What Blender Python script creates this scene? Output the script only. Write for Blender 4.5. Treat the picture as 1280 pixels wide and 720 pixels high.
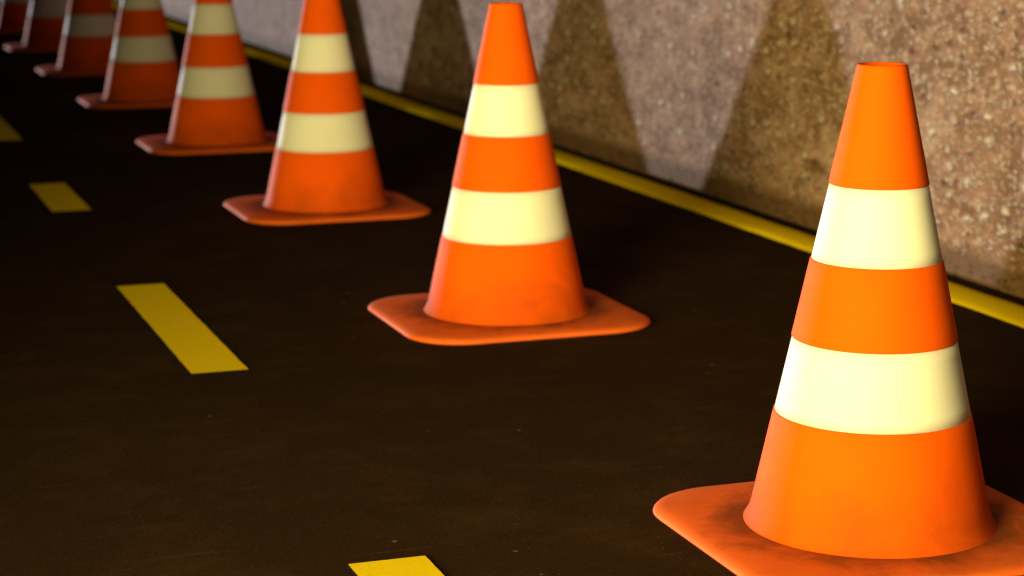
import bpy, bmesh, math, random
from mathutils import Vector, Matrix

random.seed(7)
S = bpy.context.scene
COL = S.collection
for o in list(bpy.data.objects):
    bpy.data.objects.remove(o)

# ------------------------------------------------------------------ camera
F_PX, PITCH, ROLL, YAW, CAM_H = 2614.68, 0.19062, -0.00312, 0.33319, 0.95524
fw = Vector((math.sin(YAW) * math.cos(PITCH), math.cos(YAW) * math.cos(PITCH), -math.sin(PITCH)))
rt = Vector((math.cos(YAW), -math.sin(YAW), 0))
up = rt.cross(fw)
r2 = math.cos(ROLL) * rt + math.sin(ROLL) * up
u2 = -math.sin(ROLL) * rt + math.cos(ROLL) * up
cd = bpy.data.cameras.new("camera")
cam = bpy.data.objects.new("camera", cd)
COL.objects.link(cam)
M = Matrix((r2, u2, -fw)).transposed().to_4x4()
M.translation = Vector((0, 0, CAM_H))
cam.matrix_world = M
cd.sensor_width = 36.0
cd.sensor_fit = 'HORIZONTAL'
cd.lens = F_PX / 1280 * 36
cd.clip_start = 0.05
cd.clip_end = 2000
cd.dof.use_dof = True
cd.dof.focus_distance = 3.05
cd.dof.aperture_fstop = 5.0
S.camera = cam

# ------------------------------------------------------------------ light: low evening sun ahead on the left
SUN_EL = math.radians(0.3)
sun_dir = Vector((-0.2785, 0.9604, 0)).normalized()          # towards the sun, on the horizon
travel = -(sun_dir * math.cos(SUN_EL) + Vector((0, 0, math.sin(SUN_EL))))
ld = bpy.data.lights.new("sun", 'SUN')
ld.energy = 4.6
ld.angle = math.radians(0.25)
ld.color = (0.97, 0.92, 0.93)
sun = bpy.data.objects.new("sun", ld)
COL.objects.link(sun)
sun.location = (-10, 30, 5)
sun.rotation_euler = travel.to_track_quat('-Z', 'Y').to_euler()

# a yellowish lamp low behind the camera: the cones of the row throw their shade on the next one
pd = bpy.data.lights.new("work_lamp", 'SPOT')
pd.energy = 2200
pd.color = (1.0, 0.81, 0.29)
pd.spot_size = math.radians(57)
pd.spot_blend = 1.0
pd.shadow_soft_size = 0.85
lamp = bpy.data.objects.new("work_lamp", pd)
COL.objects.link(lamp)
lamp.location = (-1.55, 0.15, 0.95)
lamp.rotation_euler = (Vector((1.95, 4.0, 0.42)) - lamp.location).to_track_quat('-Z', 'Y').to_euler()

W = bpy.data.worlds.new("World")
S.world = W
W.use_nodes = True
wn = W.node_tree
bg = wn.nodes["Background"]
sky = wn.nodes.new("ShaderNodeTexSky")
sky.sky_type = 'NISHITA'
sky.sun_disc = False
sky.sun_elevation = SUN_EL
sky.sun_rotation = math.atan2(sun_dir.x, sun_dir.y)
wn.links.new(sky.outputs[0], bg.inputs[0])
bg.inputs[1].default_value = 0.012

S.view_settings.view_transform = 'Standard'
S.view_settings.look = 'None'
S.view_settings.gamma = 1
S.view_settings.use_curve_mapping = False
S.view_settings.exposure = 0.0

# ------------------------------------------------------------------ helpers
def obj(name, bm, mat, parent=None, smooth=True):
    me = bpy.data.meshes.new(name)
    bmesh.ops.recalc_face_normals(bm, faces=bm.faces[:])
    bm.to_mesh(me)
    bm.free()
    if smooth:
        for p in me.polygons:
            p.use_smooth = True
    me.materials.append(mat)
    o = bpy.data.objects.new(name, me)
    COL.objects.link(o)
    if parent:
        o.parent = parent
    return o

class Mat:
    def __init__(self, name):
        self.m = bpy.data.materials.new(name)
        self.m.use_nodes = True
        self.t = self.m.node_tree
        self.b = self.t.nodes["Principled BSDF"]
        self.co = self.t.nodes.new("ShaderNodeTexCoord").outputs["Object"]
    def n(self, kind, **kw):
        nd = self.t.nodes.new("ShaderNode" + kind)
        for k, v in kw.items():
            setattr(nd, k, v)
        return nd
    def link(self, a, b):
        self.t.links.new(a, b)
    def noise(self, scale, detail=4, rough=0.6, vec=None, dist=0):
        nd = self.n("TexNoise")
        nd.inputs["Scale"].default_value = scale
        nd.inputs["Detail"].default_value = detail
        nd.inputs["Roughness"].default_value = rough
        nd.inputs["Distortion"].default_value = dist
        self.link(vec or self.co, nd.inputs["Vector"])
        return nd.outputs[0]
    def voronoi(self, scale, feature='F1', vec=None, out=0):
        nd = self.n("TexVoronoi", feature=feature)
        nd.inputs["Scale"].default_value = scale
        self.link(vec or self.co, nd.inputs["Vector"])
        return nd.outputs[out]
    def ramp(self, fac, stops):
        nd = self.n("ValToRGB")
        e = nd.color_ramp.elements
        while len(e) < len(stops):
            e.new(0.5)
        for k, (p, c) in enumerate(stops):
            e[k].position = p
            e[k].color = (c, c, c, 1) if not isinstance(c, tuple) else (*c, 1)
        self.link(fac, nd.inputs[0])
        return nd.outputs[0]
    def mix(self, fac, a, b, blend='MIX'):
        nd = self.n("Mix", data_type='RGBA', blend_type=blend)
        for sock, v in ((nd.inputs[0], fac), (nd.inputs[6], a), (nd.inputs[7], b)):
            if isinstance(v, (int, float)):
                sock.default_value = v
            elif isinstance(v, tuple):
                sock.default_value = (*v, 1)
            else:
                self.link(v, sock)
        return nd.outputs[2]
    def math(self, op, a, b=0.0):
        nd = self.n("Math", operation=op)
        for k, v in enumerate((a, b)):
            if isinstance(v, (int, float)):
                nd.inputs[k].default_value = v
            else:
                self.link(v, nd.inputs[k])
        return nd.outputs[0]
    def bump(self, h, strength, dist, normal=None):
        nd = self.n("Bump")
        nd.inputs["Strength"].default_value = strength
        nd.inputs["Distance"].default_value = dist
        self.link(h, nd.inputs["Height"])
        if normal:
            self.link(normal, nd.inputs["Normal"])
        return nd.outputs[0]
    def out(self, color=None, rough=None, normal=None, spec=None):
        if color is not None:
            if isinstance(color, tuple):
                self.b.inputs["Base Color"].default_value = (*color, 1)
            else:
                self.link(color, self.b.inputs["Base Color"])
        if rough is not None:
            if isinstance(rough, (int, float)):
                self.b.inputs["Roughness"].default_value = rough
            else:
                self.link(rough, self.b.inputs["Roughness"])
        if normal is not None:
            self.link(normal, self.b.inputs["Normal"])
        if spec is not None:
            self.b.inputs["Specular IOR Level"].default_value = spec
        return self.m

# ------------------------------------------------------------------ materials
def asphalt():
    m = Mat("asphalt")
    grain = m.noise(420, 3, 0.7)
    mid = m.noise(38, 5, 0.65)
    big = m.noise(1.6, 5, 0.6, dist=0.4)
    c = m.mix(m.ramp(grain, [(0.35, 0.0), (0.7, 1.0)]), (0.010, 0.006, 0.004), (0.056, 0.029, 0.016))
    c = m.mix(m.ramp(big, [(0.35, 0.0), (0.7, 0.55)]), c, (0.040, 0.021, 0.012))
    c = m.mix(m.ramp(mid, [(0.45, 0.0), (0.75, 0.5)]), c, (0.02, 0.015, 0.012))
    # scattered pale chips of stone
    chip = m.voronoi(26, out=0)
    pick = m.n("SeparateColor")
    vn = m.n("TexVoronoi")
    vn.inputs["Scale"].default_value = 26
    m.link(m.co, vn.inputs["Vector"])
    m.link(vn.outputs["Color"], pick.inputs[0])
    few = m.ramp(pick.outputs[0], [(0.95, 0.0), (0.97, 0.6)])
    spot = m.ramp(chip, [(0.05, 1.0), (0.13, 0.0)])
    c = m.mix(m.math('MULTIPLY', few, spot), c, (0.26, 0.22, 0.18))
    # worn, polished clouds and fine bright grit
    cloud = m.noise(5, 7, 0.72, dist=0.3)
    c = m.mix(m.ramp(cloud, [(0.48, 0.0), (0.75, 0.5)]), c, (0.068, 0.036, 0.020))
    grit = m.noise(150, 3, 0.75)
    c = m.mix(m.ramp(grit, [(0.60, 0.0), (0.72, 0.5)]), c, (0.13, 0.085, 0.06))
    c = m.mix(m.ramp(grit, [(0.30, 0.6), (0.42, 0.0)]), c, (0.006, 0.004, 0.003))
    # faint drag scratches
    mp = m.n("Mapping")
    mp.inputs["Rotation"].default_value = (0, 0, math.radians(32))
    mp.inputs["Scale"].default_value = (2.2, 30, 1)
    m.link(m.co, mp.inputs[0])
    scr = m.noise(1.4, 4, 0.7, vec=mp.outputs[0])
    c = m.mix(m.ramp(scr, [(0.63, 0.0), (0.75, 0.35)]), c, (0.12, 0.08, 0.055))
    nrm = m.bump(grain, 0.12, 0.001)
    nrm = m.bump(mid, 0.06, 0.002, nrm)
    return m.out(c, 1.0, nrm, 0.0)

def road_paint(name, base, worn):
    m = Mat(name)
    a = m.noise(60, 6, 0.7)
    b = m.noise(300, 2, 0.6)
    c = m.mix(m.ramp(a, [(0.4, 0.0), (0.72, 0.55)]), base, worn)
    c = m.mix(m.ramp(b, [(0.62, 0.0), (0.75, 0.6)]), c, (0.11, 0.075, 0.02))
    return m.out(c, 1.0, m.bump(b, 0.05, 0.001), 0.0)

def concrete():
    m = Mat("rough_concrete")
    st = m.n("Mapping")
    st.inputs["Scale"].default_value = (1, 0.55, 1)
    m.link(m.co, st.inputs[0])
    m.co = st.outputs[0]
    big = m.noise(2.3, 6, 0.62, dist=0.5)
    mid = m.noise(14, 6, 0.68, dist=0.3)
    fine = m.noise(75, 5, 0.7)
    grit = m.noise(190, 3, 0.6)
    c = m.mix(m.ramp(big, [(0.3, 0.0), (0.7, 1.0)]), (0.25, 0.130, 0.072), (0.46, 0.295, 0.235))
    c = m.mix(m.ramp(mid, [(0.40, 0.9), (0.60, 0.0)]), c, (0.15, 0.067, 0.026))
    c = m.mix(m.ramp(fine, [(0.5, 0.0), (0.72, 0.75)]), c, (0.64, 0.52, 0.45))
    c = m.mix(m.ramp(fine, [(0.3, 0.8), (0.43, 0.0)]), c, (0.18, 0.10, 0.055))
    # pale pebbles of the aggregate, laid out over the face of the wall
    sx = m.n("SeparateXYZ")
    m.link(m.co, sx.inputs[0])
    cmb = m.n("CombineXYZ")
    warp = m.math('MULTIPLY', m.math('SUBTRACT', fine, 0.5), 0.035)
    m.link(m.math('ADD', sx.outputs[1], warp), cmb.inputs[0])
    m.link(m.math('ADD', sx.outputs[2], warp), cmb.inputs[1])
    def stones(scale, share, r0, r1):
        vn = m.n("TexVoronoi", voronoi_dimensions='2D')
        vn.inputs["Scale"].default_value = scale
        m.link(cmb.outputs[0], vn.inputs["Vector"])
        sp = m.n("SeparateColor")
        m.link(vn.outputs["Color"], sp.inputs[0])
        few = m.ramp(sp.outputs[0], [(1 - share, 0.0), (1 - share + 0.05, 1.0)])
        dot = m.ramp(vn.outputs["Distance"], [(r0, 1.0), (r1, 0.0)])
        return m.math('MULTIPLY', few, dot)
    peb = m.math('MAXIMUM', stones(21, 0.22, 0.08, 0.30), stones(58, 0.30, 0.12, 0.38))
    c = m.mix(m.math('MULTIPLY', peb, 0.7), c, (0.80, 0.69, 0.60))
    hole = stones(31, 0.14, 0.05, 0.26)
    c = m.mix(m.math('MULTIPLY', hole, 0.6), c, (0.12, 0.06, 0.03))
    # shadow band of the cone bases, painted brown along the foot, ragged edge
    xyz = m.n("SeparateXYZ")
    m.link(m.co, xyz.inputs[0])
    foot = m.math('ADD', xyz.outputs[2], m.math('MULTIPLY', m.math('SUBTRACT', mid, 0.5), -0.05))
    c = m.mix(m.ramp(foot, [(0.052, 0.92), (0.085, 0.0)]), c, (0.13, 0.070, 0.030))
    pit = m.ramp(m.voronoi(30, 'SMOOTH_F1'), [(0.0, 0.0), (0.35, 1.0)])
    n = m.bump(mid, 0.55, 0.02)
    n = m.bump(fine, 0.6, 0.008, n)
    n = m.bump(m.math('SUBTRACT', peb, hole), 0.8, 0.010, n)
    n = m.bump(grit, 0.4, 0.003, n)
    return m.out(c, 0.9, n, 0.15)

def plastic(name, c0, c1, rough, spec, shade_and_wear=None):
    m = Mat(name)
    a = m.noise(9, 5, 0.6)
    b = m.noise(120, 4, 0.65)
    c = m.mix(m.ramp(a, [(0.35, 0.0), (0.7, 1.0)]), c0, c1)
    if shade_and_wear == 'base':
        # crease shade painted round the cone body, then dirt spots over the rubber
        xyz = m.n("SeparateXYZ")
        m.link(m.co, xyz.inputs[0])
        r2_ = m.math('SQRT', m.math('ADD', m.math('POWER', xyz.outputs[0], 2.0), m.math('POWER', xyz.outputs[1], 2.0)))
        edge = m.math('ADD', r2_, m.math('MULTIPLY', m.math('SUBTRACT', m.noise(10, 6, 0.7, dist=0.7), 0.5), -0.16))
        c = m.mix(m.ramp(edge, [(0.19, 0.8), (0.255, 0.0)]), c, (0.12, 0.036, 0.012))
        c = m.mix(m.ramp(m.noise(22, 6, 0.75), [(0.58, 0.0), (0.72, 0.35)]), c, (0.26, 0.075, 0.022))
    elif shade_and_wear:
        # shade low on the body painted as ragged dark patches, plus fine scuffs
        lo, hi, amount = shade_and_wear
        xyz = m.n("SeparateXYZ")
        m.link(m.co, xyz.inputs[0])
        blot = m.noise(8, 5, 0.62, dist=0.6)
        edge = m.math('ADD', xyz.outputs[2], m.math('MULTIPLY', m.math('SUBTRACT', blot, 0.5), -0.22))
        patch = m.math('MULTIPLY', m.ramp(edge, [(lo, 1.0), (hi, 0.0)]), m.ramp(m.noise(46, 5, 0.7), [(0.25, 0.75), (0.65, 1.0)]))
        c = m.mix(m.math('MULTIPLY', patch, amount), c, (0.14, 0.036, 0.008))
        mp = m.n("Mapping")
        mp.inputs["Scale"].default_value = (7, 7, 46)
        mp.inputs["Rotation"].default_value = (0.3, 0.2, 0)
        m.link(m.co, mp.inputs[0])
        scuff = m.noise(1.6, 5, 0.72, vec=mp.outputs[0])
        c = m.mix(m.ramp(scuff, [(0.64, 0.0), (0.74, 0.28)]), c, (0.30, 0.07, 0.012))
    r = m.math('ADD', m.math('MULTIPLY', a, 0.16), rough - 0.08)
    return m.out(c, r, m.bump(b, 0.06, 0.002), spec)

ASPHALT = asphalt()
YELLOW = road_paint("yellow_road_paint", (0.92, 0.68, 0.010), (0.82, 0.59, 0.012))
CONCRETE = concrete()
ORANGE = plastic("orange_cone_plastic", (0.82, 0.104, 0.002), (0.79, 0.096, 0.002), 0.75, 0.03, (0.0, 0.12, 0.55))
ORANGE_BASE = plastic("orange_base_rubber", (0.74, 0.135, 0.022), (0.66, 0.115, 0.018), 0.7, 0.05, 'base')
WHITE = plastic("white_reflective_sleeve", (0.80, 0.80, 0.76), (0.77, 0.77, 0.72), 0.7, 0.05)

# ------------------------------------------------------------------ the setting
WALL_X = 2.7016
bm = bmesh.new()
ys = [-300, -60, -20, -6, 0, 6, 12, 20, 40, 80, 300]
xs = [-300, -60, -20, -6, 0, 3, 6, 20, 60, 300]
vv = [[bm.verts.new((x, y, 0)) for x in xs] for y in ys]
for j in range(len(ys) - 1):
    for i in range(len(xs) - 1):
        bm.faces.new((vv[j][i], vv[j][i + 1], vv[j + 1][i + 1], vv[j + 1][i]))
road = obj("road", bm, ASPHALT, smooth=False)
road["kind"] = "structure"

def dash_mesh(x0, x1, y0, y1):
    bm = bmesh.new()
    n = 40
    L, R = [], []
    for k in range(n + 1):
        y = y0 + (y1 - y0) * k / n
        L.append(bm.verts.new((x0 + random.uniform(-.0008, .0008), y, 0.004)))
        R.append(bm.verts.new((x1 + random.uniform(-.0008, .0008), y, 0.004)))
    for k in range(n):
        bm.faces.new((L[k], R[k], R[k + 1], L[k + 1]))
    return bm

for y0, y1 in ((-1.2, -0.35), (0.1, 0.9), (1.8, 2.775), (4.029, 5.005), (6.257, 6.868), (8.12, 9.05), (10.3, 11.3), (12.5, 13.5)):
    off = -0.009 if y1 < 3 else 0.0
    obj("lane_dash", dash_mesh(0.721 + off, 0.835 + off, y0, y1), YELLOW, road, smooth=False)

# edge line: a low convex ribbon of thick paint
bm = bmesh.new()
x0, x1 = 2.5190, 2.6420
prof = [(0.0, 0.0), (0.05, 0.0035), (0.2, 0.0065), (0.5, 0.008), (0.8, 0.0065), (0.95, 0.0035), (1.0, 0.0)]
rows = []
yy = -4.0
while yy < 90:
    jit = random.uniform(-.0016, .0016)
    rows.append([bm.verts.new((x0 + (x1 - x0) * a + jit, yy, 0.001 + h)) for a, h in prof])
    yy += 0.06 if yy < 20 else 0.5
for a, b in zip(rows, rows[1:]):
    for k in range(len(prof) - 1):
        bm.faces.new((a[k], a[k + 1], b[k + 1], b[k]))
obj("edge_line", bm, YELLOW, road)

# retaining wall of rough concrete
bm = bmesh.new()
y0, y1, hh, th = -6.0, 70.0, 1.7, 0.35
b = 0.02
pts = [(WALL_X, -0.02), (WALL_X, hh - b), (WALL_X + b, hh), (WALL_X + th - b, hh), (WALL_X + th, hh - b), (WALL_X + th, -0.02)]
A = [bm.verts.new((x, y0, z)) for x, z in pts]
B = [bm.verts.new((x, y1, z)) for x, z in pts]
for k in range(len(pts)):
    q = (k + 1) % len(pts)
    bm.faces.new((A[k], A[q], B[q], B[k]))
bm.faces.new(A)
bm.faces.new(B[::-1])
wall = obj("concrete_wall", bm, CONCRETE, smooth=False)
wall["label"] = "long rough brown-grey concrete wall standing along the yellow edge line"
wall["category"] = "wall"

# ------------------------------------------------------------------ traffic cones
HT, HB, RT, RB = 0.70, 0.018, 0.0358, 0.1815
BANDS = ((0.1870, 0.2985), (0.4160, 0.5266))
def rad(z):
    return RB + (RT - RB) * (z - HB) / (HT - HB)

def lathe(prof, seg=128, closed=False):
    bm = bmesh.new()
    rings = []
    for r, z in prof:
        rings.append([bm.verts.new((r * math.cos(2 * math.pi * k / seg), r * math.sin(2 * math.pi * k / seg), z)) for k in range(seg)])
    pairs = list(zip(rings, rings[1:]))
    if closed:
        pairs.append((rings[-1], rings[0]))
    for a, c in pairs:
        for k in range(seg):
            q = (k + 1) % seg
            bm.faces.new((a[k], a[q], c[q], c[k]))
    return bm

def lerp_prof(z0, z1, n, d):
    return [(rad(z0 + (z1 - z0) * k / n) - d, z0 + (z1 - z0) * k / n) for k in range(n + 1)]

def cone_body():
    p = [(RB + 0.011, HB - 0.004), (RB + 0.007, HB - 0.0012), (RB + 0.0038, HB + 0.0025), (RB + 0.0012, HB + 0.008), (rad(HB + 0.016) + 0.0005, HB + 0.016)]
    z = HB + 0.026
    e = 0.0016
    for b0, b1 in BANDS:
        p += lerp_prof(z, b0 - e, 5, 0)
        p += [(rad(b0) - 0.0006, b0 - e * 0.3), (rad(b0) - 0.0018, b0), (rad(b0) - 0.006, b0 + 0.0004)]
        p += [(rad(b1) - 0.006, b1 - 0.0004), (rad(b1) - 0.0018, b1), (rad(b1) - 0.0006, b1 + e * 0.3)]
        z = b1 + e
    p += lerp_prof(z, HT - 0.003, 5, 0)
    p += [(RT - 0.0004, HT - 0.001), (RT - 0.0018, HT), (RT - 0.0035, HT - 0.0008), (RT - 0.0048, HT - 0.004)]
    p += [(rad(0.5) - 0.012, 0.5), (RB - 0.012, HB - 0.006)]
    return lathe(p)

def sleeve(b0, b1):
    d = 0.0016
    p = lerp_prof(b0 + 0.0004, b1 - 0.0004, 6, d)
    p += [(r - 0.003, z) for r, z in reversed(lerp_prof(b0 + 0.0004, b1 - 0.0004, 6, d))]
    return lathe(p, closed=True)

HALF, CR = 0.280, 0.128
def outline(inset, ang):
    """point of the rounded square (shrunk by inset) in direction ang"""
    h, r = HALF - inset, max(CR - inset, 0.02)
    c, s = math.cos(ang), math.sin(ang)
    # march by bisection on the signed distance of the rounded box
    lo, hi = 0.0, 0.6
    for _ in range(30):
        t = (lo + hi) / 2
        qx, qy = abs(t * c) - (h - r), abs(t * s) - (h - r)
        d = math.hypot(max(qx, 0), max(qy, 0)) + min(max(qx, qy), 0) - r
        if d > 0: hi = t
        else: lo = t
    return lo * c, lo * s * 0.95

def cone_base():
    bm = bmesh.new()
    seg = 144
    T = 0.018
    def ring(kind, v, z):
        out = []
        for k in range(seg):
            a = 2 * math.pi * k / seg
            if kind == 'c':
                x, y = v * math.cos(a), v * math.sin(a)
            elif kind == 'm':
                f, ins = v
                ox, oy = outline(ins, a)
                x = (RB + 0.012) * math.cos(a) * (1 - f) + ox * f
                y = (RB + 0.012) * math.sin(a) * (1 - f) + oy * f
            else:
                x, y = outline(v, a)
            out.append(bm.verts.new((x, y, z)))
        return out
    R = [ring('c', RB - 0.02, T - 0.001), ring('c', RB + 0.004, T), ring('c', RB + 0.0135, T - 0.0004),
         ring('m', (0.35, 0.02), T - 0.0008), ring('m', (0.7, 0.02), T - 0.0018), ring('s', 0.02, T - 0.0032),
         ring('s', 0.010, T - 0.0048), ring('s', 0.004, T - 0.0072), ring('s', 0.0008, T - 0.0105), ring('s', 0.0, T - 0.013),
         ring('s', 0.002, 0.003), ring('s', 0.006, 0.0005), ring('c', RB - 0.02, 0.0005)]
    for a, c in zip(R, R[1:] + R[:1]):
        for k in range(seg):
            q = (k + 1) % seg
            bm.faces.new((a[k], a[q], c[q], c[k]))
    return bm

root = bpy.data.objects.new("traffic_cone", None)
COL.objects.link(root)
root.empty_display_size = 0.1
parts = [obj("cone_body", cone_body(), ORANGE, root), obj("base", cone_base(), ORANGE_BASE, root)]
for b0, b1 in BANDS:
    parts.append(obj("white_band", sleeve(b0, b1), WHITE, root))

LABELS = [
    "nearest and largest orange cone, its base cut by the bottom right corner",
    "second nearest orange cone with two white bands, standing whole in the middle of the road",
    "third nearest orange cone, its tip just cut off, behind the whole cone in the middle",
    "fourth nearest orange cone of the row, its base corner tucked behind the third cone",
    "fifth nearest orange cone, dimmer, its base overlapped by the fourth cone's base",
    "sixth nearest orange cone, dull red in the dark, partly behind the fifth cone",
    "seventh nearest cone of the row, very dark red, near the left edge",
    "farthest visible cone, nearly black, cut by the top left corner",
]
PX, PY, SX, SY = 1.49153, 2.67604, 0.00628, 1.68624
for i, lab in enumerate(LABELS):
    if i == 0:
        r = root
    else:
        r = root.copy()
        COL.objects.link(r)
        for p in parts:
            c = p.copy()
            c.parent = r
            COL.objects.link(c)
    r.location = (PX + SX * i, PY + SY * i, 0)
    r.rotation_euler = (0, 0, math.radians((0, 180, 0, 180, 180, 0, 180, 0)[i]))
    r["label"] = lab
    r["category"] = "traffic cone"
    r["group"] = "traffic cones in a row along the road"
